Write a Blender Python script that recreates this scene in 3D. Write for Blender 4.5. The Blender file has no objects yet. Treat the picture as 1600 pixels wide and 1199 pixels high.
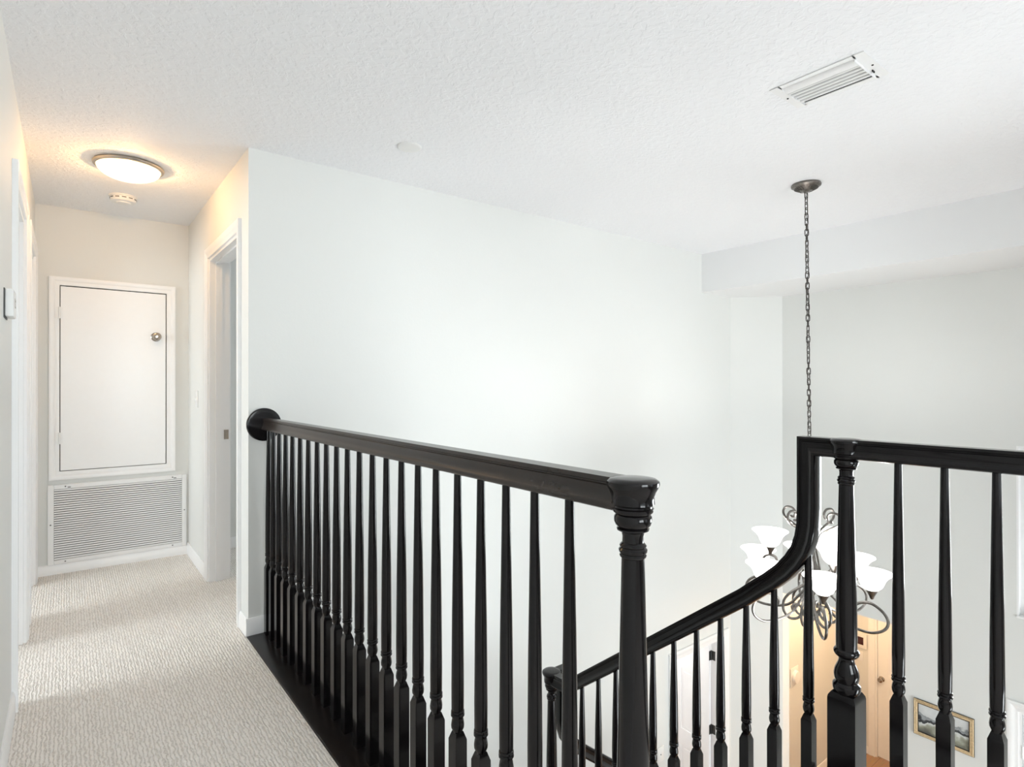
import bpy, bmesh, math, random
from mathutils import Vector, Matrix
random.seed(4)
PI = math.pi
scn = bpy.context.scene
COL = scn.collection

# ------------------------------------------------------------------ measures
XL, XR, YE, YW = -0.168, 0.714, 4.866, 3.072      # hallway walls, end wall, tall stair wall
XS, ZS, XF = 4.554, 2.093, 5.366                  # soffit face, soffit underside, far wall
XC, YC = 5.019, 2.744                             # slanted corner
CE, FL, YB = 2.44, -3.18, -2.6                    # ceiling, lower floor, wall behind the camera
R1, R2, RT = 0.80, 1.90, 1.086                    # railing planes, rail top
YN3 = 2.136

# ------------------------------------------------------------------ materials
MATS = {}
def new_mat(name):
    m = bpy.data.materials.new(name); m.use_nodes = True
    nt = m.node_tree; b = nt.nodes['Principled BSDF']
    MATS[name] = m
    return m, nt, b
def pset(b, **k):
    for n, v in k.items():
        n = n.replace('_', ' ')
        if n in b.inputs: b.inputs[n].default_value = v
def plain(name, col, rough=.5, metal=0, coat=0, spec=None, var=0.04, scale=30, bump=0, bscale=200, dist=.002):
    m, nt, b = new_mat(name)
    pset(b, Roughness=rough, Metallic=metal, Coat_Weight=coat, Coat_Roughness=.1)
    if spec is not None: pset(b, Specular_IOR_Level=spec)
    tc = nt.nodes.new('ShaderNodeTexCoord')
    n = nt.nodes.new('ShaderNodeTexNoise'); n.inputs['Scale'].default_value = scale; n.inputs['Detail'].default_value = 3
    nt.links.new(tc.outputs['Object'], n.inputs['Vector'])
    r = nt.nodes.new('ShaderNodeValToRGB')
    r.color_ramp.elements[0].position = .3; r.color_ramp.elements[1].position = .7
    r.color_ramp.elements[0].color = tuple(c*(1-var) for c in col)+(1,)
    r.color_ramp.elements[1].color = tuple(min(1, c*(1+var)) for c in col)+(1,)
    nt.links.new(n.outputs['Fac'], r.inputs['Fac']); nt.links.new(r.outputs['Color'], b.inputs['Base Color'])
    if bump:
        n2 = nt.nodes.new('ShaderNodeTexNoise'); n2.inputs['Scale'].default_value = bscale; n2.inputs['Detail'].default_value = 4
        nt.links.new(tc.outputs['Object'], n2.inputs['Vector'])
        bp = nt.nodes.new('ShaderNodeBump'); bp.inputs['Strength'].default_value = bump; bp.inputs['Distance'].default_value = dist
        nt.links.new(n2.outputs['Fac'], bp.inputs['Height']); nt.links.new(bp.outputs['Normal'], b.inputs['Normal'])
    return m
plain('wall_paint', (.735, .742, .722), .6, var=.006, scale=1.5, bump=.25, bscale=90, dist=.0015)
plain('soffit_paint', (.81, .812, .815), .6, var=.004, scale=1.5)
plain('white_trim', (.87, .87, .87), .32, var=.005)
plain('white_plastic', (.80, .80, .79), .35, var=.005)
plain('white_metal', (.84, .84, .84), .4, var=.005)
plain('dark_slot', (.02, .02, .02), .8)
plain('dark_grey', (.10, .10, .10), .7)  # own grey of screws and latches; painted shadow line on the thermostat plate
plain('black_wood', (.0050, .0040, .0045), .13, coat=0, spec=.34, var=.25, scale=14, bump=.05, bscale=40, dist=.001)
plain('rail_wood_reflection', (.024, .017, .014), .24, spec=.5, var=.25, scale=14, bump=.05, bscale=40, dist=.001)  # same black wood, browned: warm hall reflection and some wear put into the colour
plain('dark_edge', (.006, .004, .004), .3, spec=.25, var=.3, scale=20)
plain('satin_nickel', (.50, .45, .39), .28, metal=1)
plain('chrome', (.40, .35, .30), .16, metal=1)
plain('pewter', (.20, .185, .17), .3, metal=1, var=.25, scale=60)
plain('dark_bronze', (.07, .06, .055), .4, metal=.9, var=.3, scale=60)
plain('hinge_metal', (.08, .08, .08), .35, metal=.8)
plain('gold_frame', (.62, .47, .28), .45, metal=.35, var=.15, scale=80)
plain('frame_black', (.03, .025, .02), .5)
plain('red_display', (.05, .01, .012), .2)
plain('grey_mark', (.18, .18, .18), .6)
plain('front_door_paint', (.78, .79, .79), .35, var=.005)

def ceiling_mat():
    m, nt, b = new_mat('ceiling_texture'); pset(b, Base_Color=(.86, .866, .885, 1), Roughness=.75)
    tc = nt.nodes.new('ShaderNodeTexCoord')
    n = nt.nodes.new('ShaderNodeTexNoise'); n.inputs['Scale'].default_value = 34; n.inputs['Detail'].default_value = 4; n.inputs['Roughness'].default_value = .55; n.inputs['Distortion'].default_value = .6
    r = nt.nodes.new('ShaderNodeValToRGB'); r.color_ramp.elements[0].position = .46; r.color_ramp.elements[1].position = .58
    bp = nt.nodes.new('ShaderNodeBump'); bp.inputs['Strength'].default_value = .45; bp.inputs['Distance'].default_value = .004
    nt.links.new(tc.outputs['Object'], n.inputs['Vector']); nt.links.new(n.outputs['Fac'], r.inputs['Fac'])
    nt.links.new(r.outputs['Color'], bp.inputs['Height']); nt.links.new(bp.outputs['Normal'], b.inputs['Normal'])
ceiling_mat()

def carpet_mat():
    m, nt, b = new_mat('carpet'); pset(b, Roughness=.95, Specular_IOR_Level=.1, Sheen_Weight=.15)
    N, Lk = nt.nodes.new, nt.links.new
    tc = N('ShaderNodeTexCoord')
    # wandering ribs that run down the hall
    mp = N('ShaderNodeMapping'); mp.inputs['Scale'].default_value = (1, .35, 1); Lk(tc.outputs['Object'], mp.inputs['Vector'])
    w = N('ShaderNodeTexWave'); w.wave_type = 'BANDS'; w.bands_direction = 'X'; w.inputs['Scale'].default_value = 26; w.inputs['Distortion'].default_value = 5.5; w.inputs['Detail'].default_value = 2; w.inputs['Detail Scale'].default_value = 3.2
    Lk(mp.outputs['Vector'], w.inputs['Vector'])
    n = N('ShaderNodeTexNoise'); n.inputs['Scale'].default_value = 150; n.inputs['Detail'].default_value = 3; Lk(tc.outputs['Object'], n.inputs['Vector'])
    n3 = N('ShaderNodeTexNoise'); n3.inputs['Scale'].default_value = 45; n3.inputs['Detail'].default_value = 2; Lk(tc.outputs['Object'], n3.inputs['Vector'])
    mul = N('ShaderNodeMath'); mul.operation = 'MULTIPLY'; Lk(w.outputs['Fac'], mul.inputs[0]); Lk(n3.outputs['Fac'], mul.inputs[1])
    add = N('ShaderNodeMath'); add.operation = 'ADD'; Lk(mul.outputs[0], add.inputs[0])
    sc = N('ShaderNodeMath'); sc.operation = 'MULTIPLY'; sc.inputs[1].default_value = .7; Lk(n.outputs['Fac'], sc.inputs[0]); Lk(sc.outputs[0], add.inputs[1])
    r = N('ShaderNodeValToRGB'); r.color_ramp.elements[0].position = .30; r.color_ramp.elements[1].position = .62
    r.color_ramp.elements[0].color = (.66, .61, .56, 1); r.color_ramp.elements[1].color = (.92, .875, .825, 1)  # troughs between ribs darker: their small self-shadow put into the colour
    Lk(add.outputs[0], r.inputs['Fac']); Lk(r.outputs['Color'], b.inputs['Base Color'])
    bp = N('ShaderNodeBump'); bp.inputs['Strength'].default_value = .9; bp.inputs['Distance'].default_value = .006
    Lk(add.outputs[0], bp.inputs['Height']); Lk(bp.outputs['Normal'], b.inputs['Normal'])
carpet_mat()

def woodfloor_mat():
    m, nt, b = new_mat('wood_floor'); pset(b, Roughness=.3)
    N, Lk = nt.nodes.new, nt.links.new
    tc = N('ShaderNodeTexCoord')
    br = N('ShaderNodeTexBrick'); br.inputs['Scale'].default_value = 1; br.inputs['Brick Width'].default_value = 1.2; br.inputs['Row Height'].default_value = .13
    br.inputs['Mortar Size'].default_value = .002; br.inputs['Color1'].default_value = (.42, .24, .13, 1); br.inputs['Color2'].default_value = (.50, .31, .18, 1); br.inputs['Mortar'].default_value = (.15, .08, .04, 1)
    Lk(tc.outputs['Object'], br.inputs['Vector'])
    mp = N('ShaderNodeMapping'); mp.inputs['Scale'].default_value = (3, 40, 1); Lk(tc.outputs['Object'], mp.inputs['Vector'])
    n = N('ShaderNodeTexNoise'); n.inputs['Scale'].default_value = 2; n.inputs['Detail'].default_value = 5; Lk(mp.outputs['Vector'], n.inputs['Vector'])
    mx = N('ShaderNodeMix'); mx.data_type = 'RGBA'; mx.blend_type = 'MULTIPLY'; mx.inputs['Factor'].default_value = .5
    Lk(br.outputs['Color'], mx.inputs['A']); Lk(n.outputs['Color'], mx.inputs['B']); Lk(mx.outputs['Result'], b.inputs['Base Color'])
woodfloor_mat()

def emit_mat(name, col, strength, base=(.8, .8, .8)):
    m, nt, b = new_mat(name)
    pset(b, Base_Color=tuple(base)+(1,), Roughness=.25, Emission_Color=tuple(col)+(1,), Emission_Strength=strength)
    tc = nt.nodes.new('ShaderNodeTexCoord'); n = nt.nodes.new('ShaderNodeTexNoise'); n.inputs['Scale'].default_value = 9; n.inputs['Distortion'].default_value = 2
    r = nt.nodes.new('ShaderNodeMapRange'); r.inputs['To Min'].default_value = strength*.9; r.inputs['To Max'].default_value = strength*1.1
    nt.links.new(tc.outputs['Object'], n.inputs['Vector']); nt.links.new(n.outputs['Fac'], r.inputs['Value']); nt.links.new(r.outputs['Result'], b.inputs['Emission Strength'])
emit_mat('chandelier_glass', (1, .985, .96), 2.2)
emit_mat('dome_glass', (1, .93, .68), 1.3, base=(.8, .76, .6))
_nt = MATS['dome_glass'].node_tree; _t = _nt.nodes.new('ShaderNodeBsdfTransparent'); _m = _nt.nodes.new('ShaderNodeMixShader'); _m.inputs[0].default_value = .62
_nt.links.new(_t.outputs[0], _m.inputs[1]); _nt.links.new(_nt.nodes['Principled BSDF'].outputs[0], _m.inputs[2]); _nt.links.new(_m.outputs[0], _nt.nodes['Material Output'].inputs['Surface'])
emit_mat('bulb', (1, .97, .9), 8)

def glass_mat():
    m, nt, b = new_mat('window_glass'); nt.nodes.remove(b)
    out = nt.nodes['Material Output']
    t = nt.nodes.new('ShaderNodeBsdfTransparent'); t.inputs['Color'].default_value = (.95, .97, .97, 1)
    g = nt.nodes.new('ShaderNodeBsdfGlossy'); g.inputs['Roughness'].default_value = .02
    f = nt.nodes.new('ShaderNodeFresnel'); f.inputs['IOR'].default_value = 1.45
    mx = nt.nodes.new('ShaderNodeMixShader')
    nt.links.new(f.outputs[0], mx.inputs[0]); nt.links.new(t.outputs[0], mx.inputs[1]); nt.links.new(g.outputs[0], mx.inputs[2]); nt.links.new(mx.outputs[0], out.inputs['Surface'])
glass_mat()

def painting_mat():
    # grey sky, dark ridges, a pale river and an olive bank; object coords: y across (left edge high), z up
    m, nt, b = new_mat('landscape_canvas'); pset(b, Roughness=.6)
    N, Lk = nt.nodes.new, nt.links.new
    tc = N('ShaderNodeTexCoord'); sp = N('ShaderNodeSeparateXYZ'); Lk(tc.outputs['Object'], sp.inputs[0])
    nz = N('ShaderNodeTexNoise'); nz.inputs['Scale'].default_value = 14; nz.inputs['Detail'].default_value = 5; Lk(tc.outputs['Object'], nz.inputs['Vector'])
    a = N('ShaderNodeMath'); a.operation = 'MULTIPLY_ADD'; a.inputs[1].default_value = .17; Lk(nz.outputs['Fac'], a.inputs[0]); Lk(sp.outputs['Z'], a.inputs[2])
    mr = N('ShaderNodeMapRange'); mr.inputs['From Min'].default_value = -.03; mr.inputs['From Max'].default_value = .19; Lk(a.outputs[0], mr.inputs['Value'])
    r = N('ShaderNodeValToRGB'); cr = r.color_ramp
    stops = [(0, (.10, .10, .09)), (.16, (.22, .22, .17)), (.27, (.36, .37, .30)), (.35, (.62, .64, .62)), (.39, (.60, .62, .60)), (.42, (.02, .022, .025)), (.52, (.06, .065, .07)), (.56, (.33, .35, .36)), (.64, (.22, .24, .25)), (.68, (.58, .60, .60)), (1, (.68, .70, .70))]
    while len(cr.elements) < len(stops): cr.elements.new(.5)
    for e, (p, c) in zip(cr.elements, stops): e.position = p; e.color = c+(1,)
    Lk(mr.outputs['Result'], r.inputs['Fac']); Lk(r.outputs['Color'], b.inputs['Base Color'])
painting_mat()

# ------------------------------------------------------------------ mesh helpers
class MB:
    def __init__(s): s.bm = bmesh.new()
    def box(s, x0, x1, y0, y1, z0, z1, bev=0, seg=2):
        r = bmesh.ops.create_cube(s.bm, size=1)
        vs = r['verts']
        for v in vs: v.co = Vector(((x0+x1)/2+v.co.x*(x1-x0), (y0+y1)/2+v.co.y*(y1-y0), (z0+z1)/2+v.co.z*(z1-z0)))
        if bev:
            es = list({e for v in vs for e in v.link_edges})
            bmesh.ops.bevel(s.bm, geom=es, offset=bev, segments=seg, affect='EDGES', profile=.5)
        return s
    def obox(s, M, hx, hy, hz, bev=0):
        t = MB(); t.box(-hx, hx, -hy, hy, -hz, hz, bev); return s.add(t, M)
    def add(s, o, M=Matrix()):
        mp = {}
        for v in o.bm.verts: mp[v] = s.bm.verts.new(M @ v.co)
        for f in o.bm.faces:
            try: nf = s.bm.faces.new([mp[v] for v in f.verts]); nf.smooth = f.smooth
            except ValueError: pass
        return s
    def lathe(s, prof, n=32, M=Matrix(), closed_top=True, closed_bot=True, smooth=True):
        rings = []
        for r, z in prof:
            rings.append([s.bm.verts.new(M @ Vector((r*math.cos(2*PI*i/n), r*math.sin(2*PI*i/n), z))) for i in range(n)])
        for a, b in zip(rings, rings[1:]):
            for i in range(n):
                f = s.bm.faces.new((a[i], a[(i+1) % n], b[(i+1) % n], b[i])); f.smooth = smooth
        if closed_bot: s.bm.faces.new(rings[0][::-1])
        if closed_top: s.bm.faces.new(rings[-1])
        return s
    def prism(s, pts, z0, z1):
        a = [s.bm.verts.new((x, y, z0)) for x, y in pts]; b = [s.bm.verts.new((x, y, z1)) for x, y in pts]
        s.bm.faces.new(a[::-1]); s.bm.faces.new(b)
        n = len(pts)
        for i in range(n): s.bm.faces.new((a[i], a[(i+1) % n], b[(i+1) % n], b[i]))
        return s
    def sweep(s, path, prof, side, smooth=True, closed=False):
        """prof (u along side, w along up) swept on a planar path with mitred joints; side is the plane normal"""
        side = Vector(side).normalized(); P = [Vector(p) for p in path]; rings = []
        n = len(P)
        for i, p in enumerate(P):
            d0 = (P[i]-P[i-1]).normalized() if i or closed else None
            d1 = (P[(i+1) % n]-P[i]).normalized() if i < n-1 or closed else None
            d0 = d0 or d1; d1 = d1 or d0
            t = (d0+d1).normalized(); up = side.cross(t).normalized(); k = 1/max(.35, up.dot(side.cross(d1)))
            rings.append([s.bm.verts.new(p+side*u+up*w*k) for u, w in prof])
        m = len(prof)
        segs = list(zip(rings, rings[1:]))+([(rings[-1], rings[0])] if closed else [])
        for a, b in segs:
            for i in range(m):
                f = s.bm.faces.new((a[i], a[(i+1) % m], b[(i+1) % m], b[i])); f.smooth = smooth
        if not closed: s.bm.faces.new(rings[0][::-1]); s.bm.faces.new(rings[-1])
        return s
    def tube(s, path, rad, n=8, closed=False):
        P = [Vector(p) for p in path]; rings = []; up = None; N = len(P)
        for i, p in enumerate(P):
            a = P[i-1] if (i or closed) else P[i]; b = P[(i+1) % N] if (i < N-1 or closed) else P[i]
            t = (b-a).normalized()
            if up is None:
                up = t.orthogonal().normalized()
            up = (up-t*up.dot(t)).normalized(); sd = t.cross(up)
            r = rad[i] if isinstance(rad, (list, tuple)) else rad
            rings.append([s.bm.verts.new(p+(up*math.cos(2*PI*k/n)+sd*math.sin(2*PI*k/n))*r) for k in range(n)])
        for a, b in list(zip(rings, rings[1:]))+([(rings[-1], rings[0])] if closed else []):
            for k in range(n):
                f = s.bm.faces.new((a[k], a[(k+1) % n], b[(k+1) % n], b[k])); f.smooth = True
        if not closed: s.bm.faces.new(rings[0][::-1]); s.bm.faces.new(rings[-1])
        return s
    def build(s, name, mat, parent=None, loc=None, smooth_angle=40, M=None):
        if M is not None: s.bm.transform(M)
        bmesh.ops.recalc_face_normals(s.bm, faces=s.bm.faces)
        me = bpy.data.meshes.new(name); s.bm.to_mesh(me); s.bm.free()
        me.materials.append(MATS[mat] if isinstance(mat, str) else mat)
        if smooth_angle:
            try: me.set_sharp_from_angle(angle=math.radians(smooth_angle))
            except Exception: pass
        o = bpy.data.objects.new(name, me); COL.objects.link(o)
        if parent: o.parent = parent
        if loc: o.location = loc
        return o
def box(*a, **k): return MB().box(*a, **k)
def T(x, y, z): return Matrix.Translation((x, y, z))
def tag(o, label=None, cat=None, group=None, kind=None):
    if label: o['label'] = label
    if cat: o['category'] = cat
    if group: o['group'] = group
    if kind: o['kind'] = kind
    return o
def empty(name, loc, label=None, cat=None, group=None, kind=None):
    o = bpy.data.objects.new(name, None); COL.objects.link(o); o.location = loc; o.empty_display_size = .05
    return tag(o, label, cat, group, kind)
def copy_tree(o, parent=None):
    c = o.copy(); COL.objects.link(c)
    if parent: c.parent = parent
    for ch in list(o.children): copy_tree(ch, c)
    return c
def struct(name, mb, mat, label, cat='wall', parent=None): 
    o = mb.build(name, mat, parent)
    if not parent: tag(o, label, cat, kind='structure')
    return o

def wall_mb(axis, c0, c1, a0, a1, z0, z1, holes=()):
    """wall slab: thickness c0..c1 along the other axis, running a0..a1 along axis, holes = (b0,b1,h0,h1)"""
    m = MB()
    def put(b0, b1, h0, h1):
        if b1-b0 < 1e-5 or h1-h0 < 1e-5: return
        if axis == 'x': m.box(b0, b1, c0, c1, h0, h1)
        else: m.box(c0, c1, b0, b1, h0, h1)
    xs = sorted({a0, a1} | {h[0] for h in holes} | {h[1] for h in holes})
    for b0, b1 in zip(xs, xs[1:]):
        cut = sorted([(h[2], h[3]) for h in holes if h[0] <= b0+1e-6 and h[1] >= b1-1e-6])
        z = z0
        for h0, h1 in cut:
            put(b0, b1, z, h0); z = h1
        put(b0, b1, z, z1)
    return m

# ------------------------------------------------------------------ room shell
TH = .115
HD = 2.06    # door head height
struct('wall_left', wall_mb('y', XL-TH, XL, YB, YE, 0, CE, [(2.96, 3.66, 0, HD), (3.98, 4.68, 0, HD)]), 'wall_paint', 'left hallway wall with two doorways')
struct('wall_right', wall_mb('y', XR, XR+TH, YW+TH, YE, 0, CE, [(3.28, 4.08, 0, HD)]), 'wall_paint', 'right wall of the hallway with an open doorway')
struct('wall_end', wall_mb('x', YE, YE+TH, XL-TH, XR+TH, 0, CE), 'wall_paint', 'end wall of the hallway behind the access door and grille')
struct('wall_stair', wall_mb('x', YW, YW+TH, XR, 5.14, FL, CE, [(4.13, 4.90, FL, FL+2.06)]), 'wall_paint', 'tall blank wall beside the staircase')
struct('wall_corner', MB().prism([(XC, YW), (XF, YC), (XF+.12, YC), (XF+.12, YW+TH), (XC, YW+TH)], FL, ZS), 'wall_paint', 'narrow slanted wall at the far corner')
WY0, WY1, WZ0, WZ1 = -.55, 1.045, -.41, .815
DY0, DY1, DT = .09, 1.035, -1.075
struct('wall_far', wall_mb('y', XF, XF+.12, YB, YC, FL, ZS, [(1.79, YC, FL, -.72), (WY0, WY1, WZ0, WZ1), (DY0, DY1, FL, DT)]), 'wall_paint', 'far wall of the entrance hall')
struct('wall_soffit', box(XS, XF+.12, YB, YW, ZS, CE), 'soffit_paint', 'boxed soffit along the top of the far wall')
struct('ceiling', box(-3.3, XF+.12, YB, 6.2, CE, CE+.12), 'ceiling_texture', 'white textured ceiling', 'ceiling')
BW = (0.15, 1.75, .45, 2.2); BW2 = (2.7, 4.3, .4, 2.0); BW3 = (2.5, 4.7, FL+.1, -1.0)  # last opening holds the added ground floor window
struct('wall_back', wall_mb('x', YB-TH, YB, XL-TH, XF+.12, FL, CE, [BW, BW2, BW3]), 'wall_paint', 'wall behind the camera with two windows')
# upper floor
f = MB()
f.box(-3.3, .705, YB, 4.98, -.3, 0); f.box(.705, 1.82, YB, .66, -.3, 0)
f.box(.705, 3.3, YW+TH, 4.98, -.3, 0); f.box(.7, .705, YW, YW+TH, -.3, 0)
struct('floor', f, 'carpet', 'cream ribbed carpet of the hallway', 'floor')
struct('floor_entry', box(.6, 7.75, YB, 5.3, FL-.1, FL), 'wood_floor', 'wooden floor of the entrance hall downstairs', 'floor')
# dark wooden edge boards on which the railings stand
struct('trim_1', MB().box(.7065, .868, .66, YW-.001, -.03, .006, bev=.004), 'dark_edge', 'black wooden edge board beneath the hallway railing', 'trim')
struct('trim_2', MB().box(1.822, 1.965, YB+.001, .84, -.03, .006, bev=.004), 'dark_edge', 'black wooden edge board beneath the landing railing', 'trim')
struct('wall_stairwell', MB().box(.712, .856, .66, YW-.001, FL+.001, -.032), 'wall_paint', 'wall under the hallway edge beside the stairs')
struct('wall_under_landing', MB().box(1.84, 1.95, YB+.002, .655, FL+.001, -.032), 'wall_paint', 'wall under the landing edge')
# side rooms seen through the doors
struct('wall_side_room', wall_mb('x', YE-.045, YE+TH, XR+TH, 3.3, 0, CE), 'wall_paint', 'wall of the room behind the right doorway')
struct('wall_side_room_right', wall_mb('y', 3.2, 3.3, YW+TH, YE-.046, 0, CE, [(3.4, 4.6, .8, 2.1)]), 'wall_paint', 'right wall of the room behind the right doorway')
struct('wall_left_room', wall_mb('y', -3.3, -3.2, 1.6, 5.0, 0, CE, [(2.6, 4.4, .7, 2.1)]), 'wall_paint', 'outer wall of the left room with a window')
struct('wall_left_room_near', wall_mb('x', 1.6, 1.7, -3.2, XL-TH, 0, CE), 'wall_paint', 'near wall of the left room')
struct('wall_left_room_end', wall_mb('x', YE, YE+TH, -3.2, XL-TH, 0, CE), 'wall_paint', 'end wall of the left room')
# passage downstairs
XBK = 7.616
struct('wall_passage_left', wall_mb('x', 3.06, 3.06+TH, XF+.12, XBK+TH, FL, -.45), 'wall_paint', 'warm lit left wall of the downstairs passage')
struct('wall_passage_right', wall_mb('x', 1.5, 1.6, XF+.12, XBK+TH, FL, -.45), 'wall_paint', 'right wall of the downstairs passage')
struct('wall_passage_end', wall_mb('y', XBK, XBK+TH, 1.6, 3.06, FL, -.45, [(2.0, 2.775, FL, FL+2.06)]), 'wall_paint', 'end wall of the downstairs passage with a panelled door')
struct('ceiling_passage', box(XF+.12, XBK+TH, 1.5, 3.06+TH, -.45, -.4), 'ceiling_texture', 'ceiling of the downstairs passage', 'ceiling')
# room behind the open door downstairs
struct('wall_store_left', wall_mb('y', 3.6, 3.7, YW+TH, 5.2, FL, -.5), 'white_trim', 'left wall of the downstairs side room')
struct('wall_store_back', wall_mb('x', 5.2, 5.3, 3.6, 5.4, FL, -.5), 'white_trim', 'back wall of the downstairs side room')
struct('wall_store_right', wall_mb('y', 5.3, 5.4, 3.19, 5.2, FL, -.5), 'white_trim', 'right wall of the downstairs side room')
struct('ceiling_store', box(3.6, 5.4, YW+TH, 5.3, -.5, -.45), 'ceiling_texture', 'ceiling of the downstairs side room', 'ceiling')

# baseboards
def baseboard(name, segs, label, h=.084, t=.013):
    m = MB()
    for (p, q, nrm) in segs:
        p = Vector((*p, 0)); q = Vector((*q, 0)); nn = Vector((*nrm, 0))
        prof = [(0, 0), (t, 0), (t, h*.72), (t*.8, h*.80), (t*.75, h*.9), (t*.4, h), (0, h)]
        a = [m.bm.verts.new(p+nn*u+Vector((0, 0, w))) for u, w in prof]; b = [m.bm.verts.new(q+nn*u+Vector((0, 0, w))) for u, w in prof]
        n = len(prof)
        for i in range(n): m.bm.faces.new((a[i], a[(i+1) % n], b[(i+1) % n], b[i]))
        m.bm.faces.new(a[::-1]); m.bm.faces.new(b)
    return m
struct('baseboard_left', baseboard('', [((XL, YB), (XL, 2.90), (1, 0)), ((XL, 3.72), (XL, 3.92), (1, 0)), ((XL, 4.742), (XL, YE), (1, 0))], ''), 'white_trim', 'white baseboard along the left hallway wall', 'baseboard')
struct('baseboard_right', baseboard('', [((XR, 4.142), (XR, YE), (-1, 0)), ((XR, YW+.0005), (XR, 3.22), (-1, 0))], ''), 'white_trim', 'white baseboard along the right hallway wall', 'baseboard')
struct('baseboard_end', baseboard('', [((XL+.013, YE), (XR-.013, YE), (0, -1))], '', h=.066), 'white_trim', 'white baseboard under the return air grille', 'baseboard')
o = struct('baseboard_stair', baseboard('', [((XR-.013, YW), (.785, YW), (0, -1))], ''), 'white_trim', 'short white baseboard at the wall corner by the railing', 'baseboard'); o.location.z = .006
struct('baseboard_side_room', baseboard('', [((XR+TH, YE-.045), (3.2, YE-.045), (0, -1))], ''), 'white_trim', 'white baseboard in the room behind the right doorway', 'baseboard')
o = struct('baseboard_passage', baseboard('', [((XF+.12, 3.06), (XBK, 3.06), (0, -1)), ((XBK, 2.84), (XBK, 3.047), (-1, 0))], ''), 'white_trim', 'white baseboard in the downstairs passage', 'baseboard'); o.location.z = FL

# ------------------------------------------------------------------ doors
def casing_path(axis, face, sgn, a0, a1, z0, z1, w=.06, t=.018, sides='lrt'):
    """moulded casing around an opening; face = wall plane, sgn = direction it projects"""
    m = MB()
    # profile across width (0 = opening edge .. w) and thickness
    prof = [(0, 0), (0, t*.55), (w*.12, t*.7), (w*.45, t*.62), (w*.55, t*.85), (w*.85, t), (w, t*.95), (w, 0)]
    def pt(a, z, k): return Vector((a, face+sgn*k, z)) if axis == 'x' else Vector((face+sgn*k, a, z))
    def strip(A, B, oA, oB):
        # A,B inner corner points (a,z); oA,oB outward direction vectors per unit width at each end
        ra = [m.bm.verts.new(pt(A[0]+oA[0]*u, A[1]+oA[1]*u, k)) for u, k in prof]
        rb = [m.bm.verts.new(pt(B[0]+oB[0]*u, B[1]+oB[1]*u, k)) for u, k in prof]
        n = len(prof)
        for i in range(n): m.bm.faces.new((ra[i], ra[(i+1) % n], rb[(i+1) % n], rb[i]))
        m.bm.faces.new(ra[::-1]); m.bm.faces.new(rb)
    bt = 'b' in sides
    if 'l' in sides: strip((a0, z0), (a0, z1), (-1, -1 if bt else 0), (-1, 1))
    if 'r' in sides: strip((a1, z0), (a1, z1), (1, -1 if bt else 0), (1, 1))
    if 't' in sides: strip((a0, z1), (a1, z1), (-1, 1), (1, 1))
    if bt: strip((a0, z0), (a1, z0), (-1, -1), (1, -1))
    return m
def jamb_mb(axis, c0, c1, a0, a1, z0, z1, t=.018, stop=None):
    m = MB()
    def b(p0, p1, q0, q1, h0, h1):
        if axis == 'x': m.box(p0, p1, q0, q1, h0, h1)
        else: m.box(q0, q1, p0, p1, h0, h1)
    b(a0, a0+t, c0, c1, z0, z1); b(a1-t, a1, c0, c1, z0, z1); b(a0+t, a1-t, c0, c1, z1-t, z1)
    if stop:
        s0, s1 = stop
        b(a0+t, a0+t+.011, s0, s1, z0, z1-t); b(a1-t-.011, a1-t, s0, s1, z0, z1-t); b(a0+t+.011, a1-t-.011, s0, s1, z1-t-.011, z1-t)
    return m
def panel_slab(w, h, t=.035, cols=2):
    """six panel door slab, x 0..w, y 0..t, z 0..h with recessed raised panels on both faces"""
    m = MB(); m.box(0, w, .006, t-.006, 0, h)
    st = .11; rails = [0, .22, .86, .98, 1.62, 1.72, h-.11+.0, h]
    # stiles and rails in front and behind
    zr = [(0, .22), (.84, 1.0), (1.60, 1.70), (h-.12, h)]
    mid = .10
    for y0, y1 in ((0, .006), (t-.006, t)):
        m.box(0, st, y0, y1, 0, h); m.box(w-st, w, y0, y1, 0, h)
        m.box(w/2-mid/2, w/2+mid/2, y0, y1, 0, h)
        for a, b in zr:
            m.box(st, w/2-mid/2, y0, y1, a, b); m.box(w/2+mid/2, w-st, y0, y1, a, b)
        for (a0, a1) in ((st, w/2-mid/2), (w/2+mid/2, w-st)):
            for (a, b) in zip([z[1] for z in zr[:-1]], [z[0] for z in zr[1:]]):
                m.box(a0+.028, a1-.028, y0+(0 if y0 else .001), y1-(.001 if y0 else 0), a+.028, b-.028, bev=.004, seg=1)
    return m
def knob_mb():
    # axis +z out of the door
    return MB().lathe([(.031, 0), (.032, .004), (.024, .010), (.011, .014), (.011, .030), (.018, .036), (.027, .046), (.029, .056), (.025, .066), (.012, .071), (.004, .0705)], 28)

# door_1, door_2 : left wall ; closed slabs at the room side
for i, (a0, a1, nm) in enumerate(((2.96, 3.66, 'door_1'), (3.98, 4.68, 'door_2'))):
    d = empty(nm, (XL, (a0+a1)/2, 0), ['white cased doorway nearest on the left hallway wall', 'white cased doorway at the far end of the left hallway wall'][i], 'door', kind='structure')
    inv = T(-XL, -(a0+a1)/2, 0)
    casing_path('y', XL, 1, a0, a1, 0, HD, t=.02).build('casing', 'white_trim', d, M=inv)
    jamb_mb('y', XL-TH, XL-.0005, a0, a1, .001, HD, stop=(XL-.07, XL-.035)).build('jamb', 'white_trim', d, M=inv)
    # door leaf stands open inside the side room, hinged on the far jamb
    s = panel_slab(a1-a0-.042, HD-.03).build('door_leaf', 'white_trim', d)
    s.matrix_local = T(-TH-.008, (a1-a0)/2-.055, .012) @ Matrix.Rotation(math.radians(180), 4, 'Z') @ Matrix.Rotation(math.radians(-4), 4, 'Z')
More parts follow.
